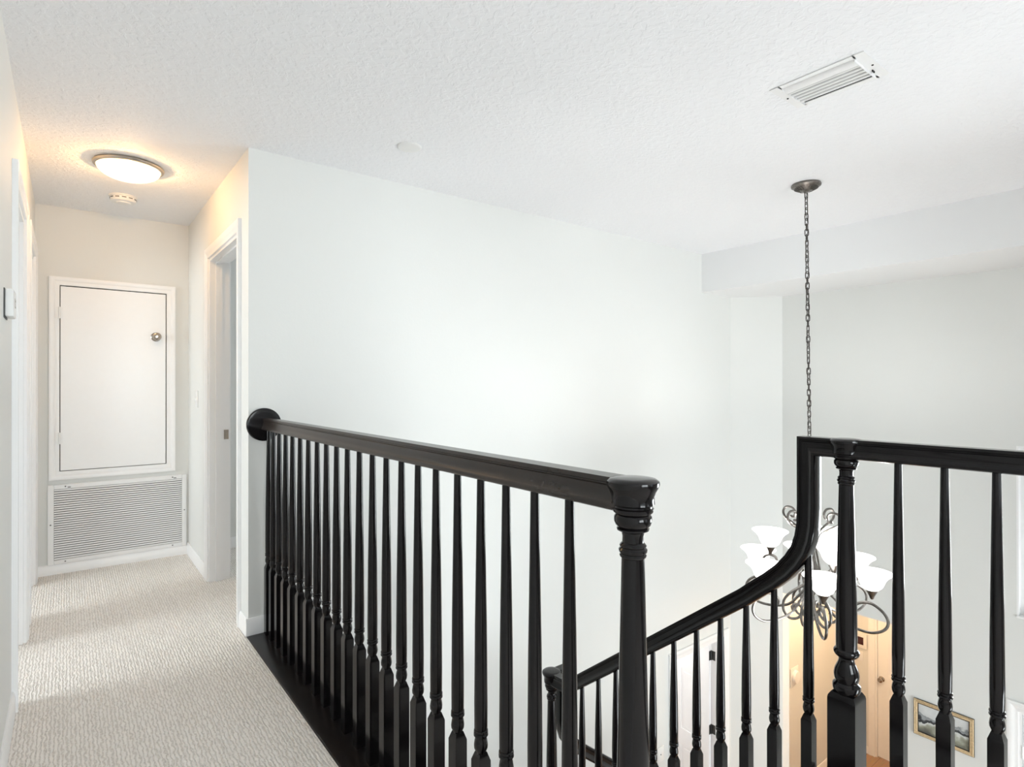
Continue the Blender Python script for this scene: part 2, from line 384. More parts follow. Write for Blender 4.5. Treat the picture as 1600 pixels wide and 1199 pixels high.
# door_3 : right doorway (open, leaf out of sight inside the room)
a0, a1 = 3.28, 4.08
d = empty('door_3', (XR, (a0+a1)/2, 0), 'white cased open doorway on the right hallway wall', 'door', kind='structure'); inv = T(-XR, -(a0+a1)/2, 0)
casing_path('y', XR, -1, a0, a1, 0, HD).build('casing', 'white_trim', d, M=inv)
casing_path('y', XR+TH, 1, a0, a1, 0, HD).build('casing', 'white_trim', d, M=inv)
jamb_mb('y', XR+.0005, XR+TH-.0005, a0, a1, .001, HD, stop=(XR+.035, XR+.072)).build('jamb', 'white_trim', d, M=inv)
s = panel_slab(a1-a0-.042, HD-.03).build('door_leaf', 'white_trim', d)
s.matrix_local = T(TH+.008, -(a1-a0)/2+.02, .012) @ Matrix.Rotation(math.radians(0), 4, 'Z')
sp = MB().box(XR+.083, XR+.110, a1-.0205, a1-.0185, .905, .965).box(XR+.09, XR+.103, a1-.0225, a1-.0205, .92, .95)
o = sp.build('strike_plate', 'chrome', d, M=inv); tag(o, 'small chrome strike plate')
# door_4 : open door downstairs in the stair wall
a0, a1 = 4.13, 4.90; H4 = FL+2.06
d = empty('door_4', ((a0+a1)/2, YW, FL), 'open white panelled door downstairs at the foot of the tall wall', 'door', kind='structure'); inv = T(-(a0+a1)/2, -YW, -FL)
casing_path('x', YW, -1, a0, a1, FL, H4, w=.065).build('casing', 'white_trim', d, M=inv)
jamb_mb('x', YW+.0005, YW+TH-.0005, a0, a1, FL+.001, H4, stop=(YW+.035, YW+.07)).build('jamb', 'white_trim', d, M=inv)
s = panel_slab(.73, 2.03).build('door_leaf', 'white_trim', d)
s.matrix_local = T(a1-.022-(a0+a1)/2, TH+.006, .012) @ Matrix.Rotation(math.radians(90), 4, 'Z')
for z in (-1.335, -2.04, -2.9):
    h = MB()
    h.box(a1-.0205, a1-.0185, YW+.073, YW+.113, z-.044, z+.044)       # leaf on the jamb
    h.lathe([(.007, z-.046), (.007, z+.046)], 10, T(a1-.026, YW+TH+.001, 0))
    h.box(a1-.057, a1-.0275, YW+TH+.001, YW+TH+.0055, z-.044, z+.044)
    o = h.build('hinge', 'hinge_metal', d, M=inv); tag(o, 'dark metal hinge')
# door_5 : passage door
a0, a1 = 2.0, 2.775
d = empty('door_5', (XBK, (a0+a1)/2, FL), 'cream panelled door with a round knob at the end of the warm lit passage', 'door', kind='structure'); inv = T(-XBK, -(a0+a1)/2, -FL)
casing_path('y', XBK, -1, a0, a1, FL, FL+2.06, w=.07).build('casing', 'white_trim', d, M=inv)
jamb_mb('y', XBK+.0005, XBK+TH, a0, a1, FL+.001, FL+2.06).build('jamb', 'white_trim', d, M=inv)
s = panel_slab(a1-a0-.042, 2.03).build('door_leaf', 'white_trim', d)
s.matrix_local = T(.055, -(a1-a0)/2+.021, .01) @ Matrix.Rotation(math.radians(90), 4, 'Z')
kn = knob_mb().build('door_knob', 'chrome', d); kn.matrix_local = T(.021, 2.712-(a0+a1)/2, .945) @ Matrix.Rotation(-PI/2, 4, 'Y')
tag(kn, 'round chrome door knob')
# door_6 : front door
d = empty('door_6', (XF, (DY0+DY1)/2, FL), 'white front door under the window at the right edge', 'door', kind='structure'); inv = T(-XF, -(DY0+DY1)/2, -FL)
casing_path('y', XF, -1, DY0, DY1, FL, DT, w=.065).build('casing', 'white_trim', d, M=inv)
jamb_mb('y', XF+.0005, XF+.12, DY0, DY1, FL+.001, DT).build('jamb', 'white_trim', d, M=inv)
s = panel_slab(DY1-DY0-.042, DT-FL-.03).build('door_leaf', 'front_door_paint', d)
s.matrix_local = T(.045, -(DY1-DY0)/2+.021, .012) @ Matrix.Rotation(math.radians(90), 4, 'Z')
for z in (-1.36, -2.2, -2.95):
    o = MB().lathe([(.006, z-.045), (.006, z+.045)], 10, T(XF+.002, DY1-.02, 0)).box(XF+.0035, XF+.009, DY1-.045, DY1-.02, z-.04, z+.04).build('hinge', 'white_metal', d, M=inv)
# door_7 : small access door on the end wall
AX0, AX1, AZ0, AZ1 = -.038, .568, .683, 1.915
d = empty('door_7', ((AX0+AX1)/2, YE, AZ0), 'small white access door with a round knob above the return grille', 'door', kind='structure'); inv = T(-(AX0+AX1)/2, -YE, -AZ0)
casing_path('x', YE, -1, AX0-.004, AX1+.004, AZ0-.004, AZ1+.004, w=.055, t=.02, sides='lrtb').build('frame', 'white_trim', d, M=inv)
box(AX0-.003, AX1+.003, YE-.002, YE-.0005, AZ0-.003, AZ1+.003).build('reveal', 'dark_slot', d, M=inv)
box(AX0+.001, AX1-.002, YE-.012, YE-.0025, AZ0+.001, AZ1-.003, bev=.001, seg=1).build('door_leaf', 'white_trim', d, M=inv)
kn = knob_mb().build('door_knob', 'chrome', d); kn.matrix_local = T(.505-(AX0+AX1)/2, -.012, 1.60-AZ0) @ Matrix.Rotation(PI/2, 4, 'X')
tag(kn, 'round chrome door knob')
for z in (1.735, .90):
    h = MB().lathe([(.006, z-.038), (.006, z+.038)], 10, T(AX0-.004, YE-.020, 0)).box(AX0-.026, AX0-.004, YE-.0195, YE-.0165, z-.036, z+.036).box(AX0-.003, AX0+.014, YE-.015, YE-.012, z-.036, z+.036)
    h.build('hinge', 'white_metal', d, M=inv)

# ------------------------------------------------------------------ windows
def window(nm, axis, c, sgn, a0, a1, z0, z1, label, depth=.12, bars=2):
    """c = inner wall plane, sgn = outward direction"""
    ctr = (a0+a1)/2
    loc = (ctr, c, z0) if axis == 'x' else (c, ctr, z0)
    d = empty(nm, loc, label, 'window', kind='structure'); inv = T(-loc[0], -loc[1], -loc[2])
    def b(m, p0, p1, k0, k1, h0, h1, bev=.002):
        q0, q1 = sorted((c+sgn*k0, c+sgn*k1))
        if axis == 'x': m.box(p0, p1, q0, q1, h0, h1, bev, 1)
        else: m.box(q0, q1, p0, p1, h0, h1, bev, 1)
    m = MB(); w = .045; k0, k1 = depth-.06, depth-.01
    b(m, a0, a0+w, k0, k1, z0, z1); b(m, a1-w, a1, k0, k1, z0, z1); b(m, a0+w, a1-w, k0, k1, z0, z0+w); b(m, a0+w, a1-w, k0, k1, z1-w, z1)
    m.build('window_frame', 'white_trim', d, M=inv)
    m = MB(); n = bars
    for i in range(1, n): x = a0+(a1-a0)*i/n; b(m, x-.02, x+.02, k0+.005, k1-.005, z0+w, z1-w)
    if n > 1: m.build('mullion', 'white_trim', d, M=inv)
    m = MB(); b(m, a0+w, a1-w, depth-.037, depth-.033, z0+w, z1-w, 0); m.build('pane', 'window_glass', d, M=inv)
    m = MB(); b(m, a0-.0, a1+.0, -.012, k0, z0-.018+.018, z0+.012); m.build('window_sill', 'white_trim', d, M=inv)
    m = MB()
    b(m, a0, a0+.012, 0, k0, z0+.012, z1, 0); b(m, a1-.012, a1, 0, k0, z0+.012, z1, 0); b(m, a0+.012, a1-.012, 0, k0, z1-.012, z1, 0)
    m.build('reveal', 'white_trim', d, M=inv)
    return d
window('window_1', 'y', XF, 1, WY0, WY1, WZ0, WZ1, 'white framed window above the front door at the right edge')
window('window_2', 'x', YB, -1, BW[0], BW[1], BW[2], BW[3], 'landing window behind the camera', depth=.115)
window('window_3', 'x', YB, -1, BW2[0], BW2[1], BW2[2], BW2[3], 'entrance hall window behind the camera', depth=.115)
window('window_6_added', 'x', YB, -1, BW3[0], BW3[1], BW3[2], BW3[3], 'added unseen tall ground floor window behind the camera', depth=.115)  # unseen window, added to light the entrance hall and ceiling from below
window('window_4', 'y', -3.2, -1, 2.6, 4.4, .7, 2.1, 'window of the left side room', depth=.1)
window('window_5', 'y', 3.2, 1, 3.4, 4.6, .8, 2.1, 'window of the right side room', depth=.1)

# ------------------------------------------------------------------ stairs
RIS, TRD = 1.31/7, .252
st = MB(); Y0 = .66
for i in range(1, 7):      # first flight, treads going down towards +Y
    z = -RIS*i; st.box(.858, 1.90, Y0+TRD*(i-1), Y0+TRD*i+.0, z-.25, z)
    st.box(.858, 1.90, Y0+TRD*(i-1)+.0, Y0+TRD*i+.022, z-.03, z, bev=.008)
YL = Y0+TRD*6
st.box(.858, 1.95, YL, YW-.002, -1.31-.25, -1.31)
for i in range(1, 10):
    z = -1.31-RIS*i; st.box(1.95+TRD*(i-1), 1.95+TRD*i, YL+.02, YW-.002, z-.25 if z-.25 > FL else FL+.001, z)
    st.box(1.95+TRD*(i-1), 1.95+TRD*i+.022, YL+.02, YW-.002, z-.03, z, bev=.008)
stairs = struct('floor_stairs', st, 'carpet', 'carpeted staircase going down to the entrance hall', 'stairs')
def shoe_z(y): return -.164-.77*(y-.888)
m = MB()
ys = [.842, YN3+.04]
m.bm.free(); m = MB()
# stringer boards (closed, painted dark)
def slab_yz(x0, x1, pts):
    q = MB(); q.prism([(a, b) for a, b in pts], x0, x1)      # build in (a,b,x) then rotate
    q.bm.transform(Matrix(((0, 0, 1, 0), (1, 0, 0, 0), (0, 1, 0, 0), (0, 0, 0, 1)))); return q
YA = .845
s1 = slab_yz(1.872, 1.94, [(YA, shoe_z(YA)), (2.09, shoe_z(2.09)), (2.09, shoe_z(2.09)-.42), (YA, shoe_z(YA)-.42)])
struct('trim_3', s1, 'dark_edge', 'dark stringer board of the upper flight', 'trim')
def shoe_x(x): return -1.31-.0-.77*(x-2.0)+.06
s2 = MB(); s2.prism([(1.96, shoe_x(1.96)), (4.05, shoe_x(4.05)), (4.05, FL+.002), (3.85, FL+.002), (1.96, shoe_x(1.96)-.42)], -.034, .034)
s2.bm.transform(Matrix(((1, 0, 0, 0), (0, 0, 1, YN3), (0, 1, 0, 0), (0, 0, 0, 1))))
struct('trim_4', s2, 'dark_edge', 'dark stringer board of the lower flight', 'trim')

# ------------------------------------------------------------------ railings
RAIL = [(.0, 0), (.021, 0), (.0225, .003), (.0225, .009), (.0195, .011), (.0195, .0135), (.0225, .016), (.0215, .022), (.0205, .030), (.0225, .038), (.0270, .044), (.0295, .0475), (.0300, .052), (.0280, .0565), (.0220, .0592), (.0120, .0602)]
RAIL = [(u, w-.030) for u, w in RAIL]
RPROF = RAIL+[(0, .0304)]+[(-u, w) for u, w in RAIL[:0:-1]]
def turned(prof, n=20): return MB().lathe(prof, n)
def sq_post(m, hs, z0, z1, cham):
    # square post with chamfered (lamb's tongue) shoulders
    q = [(hs, z0), (hs, z1-cham), (hs*.62, z1)]
    rings = []
    for h, z in q: rings.append([m.bm.verts.new((sx*h, sy*h, z)) for sx, sy in ((-1, -1), (1, -1), (1, 1), (-1, 1))])
    for a, b in zip(rings, rings[1:]):
        for i in range(4): m.bm.faces.new((a[i], a[(i+1) % 4], b[(i+1) % 4], b[i]))
    m.bm.faces.new(rings[0][::-1]); m.bm.faces.new(rings[-1])
def baluster_mb(L, drop=0):
    """z=0 at its foot, L = total length; turned part as on the railing"""
    m = MB(); sq_post(m, .0172, -drop, .352, .020)
    m.lathe([(.0118, .349), (.0125, .353), (.0165, .362), (.0172, .370), (.0158, .380), (.0138, .388), (.0142, .390), (.0176, .3925), (.0180, .396), (.0150, .399), (.0178, .402), (.0172, .4055), (.0150, .407), (.0163, .412), (.0166, .47), (.0150, .47+(L-.47)*.35), (.0115, .47+(L-.47)*.75), (.0095, L)], 16)
    return m
def newel_mb(zr):
    """turned newel: z=0 foot, zr = rail underside height; returns post"""
    m = MB(); hs = .040
    rings = []
    for h, z in ((hs, 0), (hs, .283), (hs*.96, .291), (hs*.80, .302)):
        rings.append([m.bm.verts.new((sx*h, sy*h, z)) for sx, sy in ((-1, -1), (1, -1), (1, 1), (-1, 1))])
    for a, b in zip(rings, rings[1:]):
        for i in range(4): m.bm.faces.new((a[i], a[(i+1) % 4], b[(i+1) % 4], b[i]))
    m.bm.faces.new(rings[0][::-1]); m.bm.faces.new(rings[-1])
    t = zr-1.027
    m.lathe([(.033, .300), (.0375, .307), (.0390, .316), (.0380, .325), (.0325, .330), (.0300, .333), (.0345, .345), (.0352, .358), (.0320, .373), (.0245, .390), (.0215, .400), (.0225, .408), (.0310, .414), (.0350, .420), (.0360, .427), (.0330, .433), (.0292, .436),
             (.0295, .47), (.0290, .56), (.0262, .68), (.0205, .945+t),
             (.0205, .946+t), (.0232, .948+t), (.0240, .951+t), (.0222, .954+t), (.0250, .957+t), (.0256, .961+t), (.0225, .965+t), (.0240, .968+t), (.0222, .971+t), (.0192, .974+t),
             (.0188, .985+t), (.0205, .992+t), (.0285, .996+t), (.0290, .999+t), (.0262, 1.001+t), (.0310, 1.005+t), (.0338, 1.012+t), (.0335, 1.020+t), (.0300, 1.025+t), (.0280, 1.027+t)], 32)
    return m
def cap_mb(z0):
    """turned rail cap from rail underside z0 to its top"""
    return MB().lathe([(.020, z0-.002), (.034, z0), (.0365, z0+.003), (.0370, z0+.008), (.0345, z0+.010), (.0345, z0+.013), (.0385, z0+.016), (.0378, z0+.022), (.0385, z0+.030), (.0415, z0+.038), (.0455, z0+.045), (.0475, z0+.051), (.0465, z0+.056), (.041, z0+.0600), (.028, z0+.0618), (.001, z0+.0622)], 36)
RC, RB = RT-.030, RT-.060       # rail centre line, underside

# hallway railing
YN1 = .681
ra = empty('stair_railing', (R1, YN1, .006), 'black railing beside the hallway carpet, from the wall rosette to its turned newel', 'railing')
inv = T(-R1, -YN1, -.006)
MB().sweep([(R1, YW-.016, RC), (R1, YN1, RC)], RPROF, (1, 0, 0)).build('handrail', 'rail_wood_reflection', ra, M=inv)
M = T(R1-.014, YW-.0005, RC-.002) @ Matrix.Rotation(PI/2, 4, 'X')
MB().lathe([(.083, 0), (.083, .014), (.0822, .0165), (.0805, .0178), (.077, .0181), (.060, .0182), (.040, .0182), (.020, .0182)], 48, M).build('rosette', 'black_wood', ra, M=inv)
nw = newel_mb(RB-.006).build('newel_post', 'black_wood', ra)
cap_mb(RB-.006).build('newel_cap', 'black_wood', nw)
px = [419, 427, 436, 446, 457.5, 469.4, 481.5, 495, 510, 526, 543.5, 562, 582.5, 604, 628, 654, 682.5, 715, 750, 792, 837, 889.6]
by = [2.96, 2.875, 2.78, 2.68, 2.58, 2.475, 2.37, 2.265, 2.163, 2.058, 1.955, 1.850, 1.745, 1.643, 1.541, 1.440, 1.340, 1.233, 1.130, 1.030, .930, .824]
by = [y*R1/.78 for y in by]; by[0] = 3.03
proto = None
for y in by:
    if proto is None: proto = baluster_mb(RB+.003-.006).build('baluster', 'black_wood', ra); o = proto
    else: o = proto.copy(); COL.objects.link(o); o.parent = ra
    o.location = (0, y-YN1, 0)

# railing round the stairs: level part, drop and slope to the half landing, then down again
YN2 = .772
rb = empty('stair_railing', (R2, YN2, .006), 'black railing curving down the stairs in front of the chandelier', 'railing')
inv = T(-R2, -YN2, -.006)
path = [(YB+.001, RC), (.884, RC), (.884, .86), (.886, .80), (.893, .755), (.907, .712), (.930, .672), (.962, .632), (1.005, .590), (1.055, .548)]
S0 = (1.10, .508); slope = -.768
path += [S0, (1.95, S0[1]+slope*.85)]
ez = S0[1]+slope*.85
path += [(1.985, ez-.024), (2.015, ez-.040), (2.05, ez-.048), (YN3, ez-.050)]
ZC3 = ez-.050
MB().sweep([(R2, y, z) for y, z in path], [(u*.97, w) for u, w in RPROF], (-1, 0, 0)).build('handrail', 'black_wood', rb, M=inv)
def rail_z(y):
    P = [(a, b) for a, b in path[1:]]
    if y < .86: return RC
    if y < .90: return .76
    for (a, b), (c, d) in zip(P, P[1:]):
        if a <= y <= c and c > a: return b+(d-b)*(y-a)/(c-a)
    return P[-1][1]
nw = newel_mb(RB-.006).build('newel_post', 'black_wood', rb)
cap_mb(RB-.006).build('newel_cap', 'black_wood', nw)
# lower newel on the half landing
zf = -1.31; h3 = (ZC3-.030)-zf
nm3 = MB(); base3 = newel_mb(1.027)
k3 = h3-1.027
n3 = newel_mb(1.027)
for v in n3.bm.verts:
    if v.co.z > .60: v.co.z += k3
n3 = n3.build('newel_post', 'black_wood', rb); n3.location = (0, YN3-YN2, zf-.006+.001)
c3 = cap_mb(0).build('newel_cap', 'black_wood', n3); c3.location = (0, 0, h3)
lv = [.660, .632]
proto_r = None
y = .632
while y > YB+.1:
    if proto_r is None: proto_r = proto.copy(); o = proto_r
    else: o = proto_r.copy()
    COL.objects.link(o); o.parent = rb; o.location = (0, y-YN2, 0); y -= .1115
for y in [.887, 1.001, 1.103, 1.204, 1.306, 1.410, 1.513, 1.613, 1.715, 1.819, 1.923, 2.03]:
    z0 = shoe_z(y); L = rail_z(y)-.02-z0
    b = baluster_mb(L, drop=.0).build('baluster', 'black_wood', rb); b.location = (0, y-YN2, z0-.006)
# rail of the lower flight: drops from the cap, then follows the flight towards +X
p2 = [(R2, ZC3), (1.975, ZC3), (1.975, -.43), (1.980, -.475), (1.995, -.52), (2.02, -.555), (2.06, -.595), (2.126, -.648), (4.1, -.648-.77*1.974)]
MB().sweep([(x, YN3, z) for x, z in p2], [(u*.97, w) for u, w in RPROF], (0, 1, 0)).build('handrail', 'black_wood', rb, M=inv)
def r2z(x): return -.648-.77*(x-2.126)
x = 2.10
while x < 4.0:
    z0 = shoe_x(x); b = baluster_mb(r2z(x)-.02-z0).build('baluster', 'black_wood', rb); b.location = (x-R2, YN3-YN2, z0-.006); x += .118
n4 = newel_mb(1.027)
for v in n4.bm.verts:
    if v.co.z > .60: v.co.z += (r2z(4.1)-.03-FL)-1.027
n4 = n4.build('newel_post', 'black_wood', rb); n4.location = (4.1-R2, YN3-YN2, FL-.005)
c4 = cap_mb(0).build('newel_cap', 'black_wood', n4); c4.location = (0, 0, r2z(4.1)-.03-FL)

# ------------------------------------------------------------------ ceiling things
# dome light
dl = empty('ceiling_light', (.262, 3.715, CE), 'lit flush dome ceiling light with a nickel rim in the hallway', 'ceiling light')
MB().lathe([(.150, -.0005), (.160, -.003), (.164, -.009), (.161, -.016), (.155, -.020), (.148, -.021), (.146, -.017)], 56, closed_top=False).build('rim', 'satin_nickel', dl)
r_, sag = .146, .064
MB().lathe([(r_*math.cos(a), -.017-sag*math.sin(a)) for a in [PI/2*i/12*.995 for i in range(13)]], 48).build('glass_dome', 'dome_glass', dl)
# smoke detector
sd = empty('smoke_detector', (.277, 4.355, CE), 'round white smoke detector on the hallway ceiling behind the dome light', 'smoke detector')
MB().lathe([(.078, -.0005), (.078, -.008), (.070, -.010), (.070, -.030), (.066, -.036), (.040, -.038), (.036, -.044), (.02, -.045), (.001, -.045)], 40).build('housing', 'white_plastic', sd)
m = MB()
for k in range(12):
    a = 2*PI*k/12; m.obox(Matrix.Rotation(a, 4, 'Z') @ T(.0702, 0, -.0185), .0008, .0115, .0022)
m.build('vent_slot', 'dark_slot', sd)
# blank cover disc
cd = MB().lathe([(.060, -.0003), (.0605, -.003), (.057, -.007), (.05, -.009), (.02, -.0105), (.001, -.0108)], 40).build('ceiling_cover', 'white_plastic', loc=(1.345, 2.572, CE))
tag(cd, 'blank round white cover disc on the ceiling above the stairs', 'cover plate')
# supply register
vt = empty('ceiling_vent', (2.352, 1.02, CE), 'white rectangular louvred air vent on the ceiling', 'vent')
hx, hy = .119, .174
m = MB(); w = .034
m.box(-hx, hx, -hy, -hy+w+.008, -.004, -.0004, .001, 1); m.box(-hx, hx, hy-w-.008, hy, -.004, -.0004, .001, 1)
m.box(-hx, -hx+.026, -hy+w, hy-w, -.004, -.0004, .001, 1); m.box(hx-.026, hx, -hy+w, hy-w, -.004, -.0004, .001, 1)
m.build('frame', 'white_metal', vt)
box(-hx+.02, hx-.02, -hy+.03, hy-.03, -.0015, -.0004).build('backing', 'dark_slot', vt)
def blade(x0, wd, rise):
    q = MB(); pts = []
    n = 8
    for i in range(n+1):
        a = (PI/2)*i/n; pts.append((x0+wd*(1-math.cos(a)), -.002-rise*math.sin(a)))
    ring = []
    for y in (-hy+.042, hy-.042):
        ring.append([q.bm.verts.new((x, y, z)) for x, z in pts]+[q.bm.verts.new((x+.0010, y, z+.0010)) for x, z in pts[::-1]])
    a, b = ring; k = len(a)
    for i in range(k): f_ = q.bm.faces.new((a[i], a[(i+1) % k], b[(i+1) % k], b[i])); f_.smooth = True
    q.bm.faces.new(a[::-1]); q.bm.faces.new(b); return q
xs_ = -hx+.024
for i in range(6):
    wd = .034 if i == 0 else .0125
    blade(xs_, wd, .014 if i == 0 else .012).build('louvre', 'white_metal', vt)
    xs_ += .040 if i == 0 else .0255
for y_ in (-hy+.041, hy-.041): MB().obox(T(0, y_, -.0075), hx-.024, .0010, .0065).build('end_plate', 'white_metal', vt)
for y_ in (-hy+.016, hy-.016): MB().lathe([(.004, -.0060), (.004, -.0035)], 12, T(0, y_, 0)).build('screw', 'dark_slot', vt)
m = MB(); m.obox(T(.045, -hy+.030, -.006), .010, .0018, .004); m.build('damper_lever', 'dark_slot', vt)

# ------------------------------------------------------------------ return grille, plates, thermostat
GX0, GX1, GZ0, GZ1 = -.103, .6995, .066, .592
rg = empty('return_grille', ((GX0+GX1)/2, YE, GZ0), 'wide white slatted return air grille under the access door', 'air grille')
inv = T(-(GX0+GX1)/2, -YE, -GZ0)
IX0, IX1, IZ0, IZ1 = -.070, .670, .094, .562
m = MB()
Y0_, Y1_ = YE-.014, YE-.0005
m.box(GX0, IX0, Y0_, Y1_, GZ0, GZ1, .002, 1); m.box(IX1, GX1, Y0_, Y1_, GZ0, GZ1, .002, 1)
m.box(IX0, IX1, Y0_, Y1_, GZ0, IZ0, .002, 1); m.box(IX0, IX1, Y0_, Y1_, IZ1, GZ1, .002, 1)
m.build('frame', 'white_metal', rg, M=inv)
box(IX0, IX1, YE-.0030, YE-.001, IZ0, IZ1).build('backing', 'dark_slot', rg, M=inv)
n = 31; pit = (IZ1-IZ0)/n
pr = None
for i in range(n):
    if pr is None:
        q = MB(); q.obox(T(0, -.0085, 0) @ Matrix.Rotation(math.radians(58), 4, 'X'), (IX1-IX0)/2-.001, .0055, .0010)
        pr = q.build('slat', 'white_metal', rg); o = pr
    else: o = pr.copy(); COL.objects.link(o); o.parent = rg
    o.location = ((IX0+IX1)/2-(GX0+GX1)/2, 0, IZ0+pit*(i+.5)-GZ0)
m = MB()
for x_, z_ in ((-.01, .578), (.61, .578), (-.087, .33), (.686, .33), (-.01, .080), (.61, .080)):
    MB().lathe([(.0045, 0), (.0035, .002)], 10, T(x_, Y0_+.0002, z_) @ Matrix.Rotation(PI/2, 4, 'X')).build('screw', 'dark_grey', rg, M=inv)
for x_ in (.01, .625): MB().obox(T(x_, Y0_-.001, .572), .008, .0015, .0025).build('latch', 'dark_grey', rg, M=inv)

def plate(nm, M, w, h, label, kind='toggle'):
    e = empty(nm, M.translation, label, 'switch'); e.matrix_world = M
    MB().box(-w/2, w/2, -.006, -.0003, -h/2, h/2, .0025).build('cover_plate', 'white_plastic', e)
    if kind == 'toggle': MB().box(-.005, .005, -.014, -.005, -.010, .012, .002).build('toggle', 'white_plastic', e)
    elif kind == 'rocker': MB().box(-.016, .016, -.010, -.0055, -.032, .032, .002).build('rocker', 'white_plastic', e)
    else: MB().lathe([(.005, 0), (.004, .004)], 12, T(0, -.006, 0) @ Matrix.Rotation(PI/2, 4, 'X')).build('socket', 'grey_mark', e)
    return e
RZ = lambda a: Matrix.Rotation(a, 4, 'Z')
plate('wall_switch', T(XR, 4.50, 1.155) @ RZ(-PI/2), .075, .118, 'small white light switch on the right hallway wall', 'toggle')
plate('wall_plate', T(3.953, YW, -1.86), .080, .125, 'small white wall plate with a centre dot low on the tall wall', 'jack')
plate('wall_switch', T(XBK, 2.955, -2.035) @ RZ(-PI/2), .10, .115, 'white light switch below the alarm panel in the passage', 'rocker')
# thermostat
th = empty('thermostat', (XL, 2.593, 1.53), 'white wall thermostat at the left edge', 'thermostat')
MB().box(.0, .003, -.058, .058, -.051, .048, .001).build('back_plate', 'dark_grey', th)  # grey rim stands in for the thin shadow line behind the housing
MB().box(.003, .026, -.056, .056, -.047, .047, .005).build('housing', 'white_plastic', th)
m = MB()
for (y_, z_, a_, b_) in ((.004, .004, .002, .016), (.016, .012, .005, .003), (.016, -.010, .005, .003)): m.obox(T(.0262, y_, z_), .0004, a_, b_)
m.build('display_marks', 'grey_mark', th)
# alarm panel
ap = empty('alarm_panel', (XBK, 2.945, -1.85), 'white alarm keypad with a dark red screen on the passage end wall', 'alarm panel')
MB().box(-.022, -.0005, -.085, .085, -.085, .085, .004).build('housing', 'white_plastic', ap)
MB().box(-.0235, -.0215, -.05, .05, -.042, .05, .001).build('screen', 'red_display', ap)
# door chime on the passage wall
ch = empty('door_chime', (6.22, 3.06, -1.90), 'white rounded wall device on the passage wall', 'wall device')
MB().box(-.085, .085, -.012, -.0005, -.10, .10, .006).build('back_plate', 'white_plastic', ch)
MB().lathe([(.066, .012), (.066, .034), (.060, .042), (.001, .044)], 32, Matrix.Rotation(PI/2, 4, 'X')).build('cover', 'white_metal', ch)
# painting
PY, PZ, hw, hh = 1.482, -1.391, .193, .141
pa = empty('framed_painting', (XF, PY, PZ), 'small gold framed landscape painting on the far wall beside the front door', 'painting')
fr = [(-.0, -.0), (.030, 0), (.030, .010), (.024, .018), (.017, .014), (.010, .017), (0, .010)]
m = MB()
def frame_ring(m, hw, hh, prof):
    c = [(-hw, -hh), (hw, -hh), (hw, hh), (-hw, hh)]; rings = []
    for (a, b) in c:
        sx, sy = (1 if a > 0 else -1), (1 if b > 0 else -1)
        rings.append([m.bm.verts.new((-k-.0005, a+sx*(u-.030), b+sy*(u-.030))) for u, k in prof])
    for i in range(4):
        p, q = rings[i], rings[(i+1) % 4]
        for j in range(len(prof)): m.bm.faces.new((p[j], p[(j+1) % len(prof)], q[(j+1) % len(prof)], q[j]))
frame_ring(m, hw, hh, fr); m.build('frame', 'gold_frame', pa)
m = MB(); frame_ring(m, hw-.0275, hh-.0275, [(.026, .002), (.0300, .002), (.0300, .0130), (.026, .0130)]); frame_ring(m, hw+.0015, hh+.0015, [(.0285, 0), (.0300, 0), (.0300, .010), (.0285, .010)]); m.build('inner_edge', 'frame_black', pa)
MB().box(-.006, -.001, -hw+.028, hw-.028, -hh+.028, hh-.028).build('canvas', 'landscape_canvas', pa)

# ------------------------------------------------------------------ chandelier
CX, CY = 3.455, 1.622
yaw = .6584
Fv = Vector((math.sin(yaw), math.cos(yaw), 0)); Rv = Vector((math.cos(yaw), -math.sin(yaw), 0))
chd = empty('chandelier', (CX, CY, CE), 'lit nine light scrolled metal chandelier hanging from a long chain over the stairs', 'chandelier')
cn = MB().lathe([(.078, -.0005), (.081, -.006), (.080, -.014), (.070, -.020), (.030, -.040), (.012, -.046), (.010, -.052)], 40)
for k in range(24):
    a = 2*PI*k/24; cn.obox(Matrix.Rotation(a, 4, 'Z') @ T(.050, 0, -.0330) @ Matrix.Rotation(math.radians(-26.6), 4, 'Y'), .017, .0018, .0016)
cn.build('canopy', 'pewter', chd)
top = Vector((0, 0, -.05)); BT = Rv*.022+Vector((0, 0, .56-CE))      # where the chain meets the body
m = MB(); L = (BT-top).length; nl = 58; dirv = (BT-top).normalized()
q = Vector((0, 0, -1)).rotation_difference(dirv).to_matrix().to_4x4()
for i in range(nl):
    t0 = (i+.5)/nl; c = top.lerp(BT, t0); hl, hw_ = L/nl/2+.0055, .0098
    pts = []
    for j in range(16):
        a = 2*PI*j/16; xx = hw_*math.cos(a); zz = (hl-hw_)*(1 if math.sin(a) > 0 else -1)*(abs(math.sin(a)) > 1e-6)+hw_*math.sin(a)
        pts.append(Vector((xx, 0, zz)))
    Mx = T(*c) @ q @ Matrix.Rotation(math.radians(random.uniform(-25, 25))+(PI/2 if i % 2 else 0)+yaw*-1+.5, 4, 'Z')
    m.tube([Mx @ p for p in pts], .0027, 6, closed=True)
m.build('chain', 'dark_bronze', chd)
cord = []
for i in range(97):
    t0 = i/96; c = top.lerp(BT, t0); a = t0*46; cord.append(c+Vector((math.cos(a)*.007, math.sin(a)*.007, 0)))
MB().tube(cord, .0016, 6).build('lamp_cord', 'dark_bronze', chd)

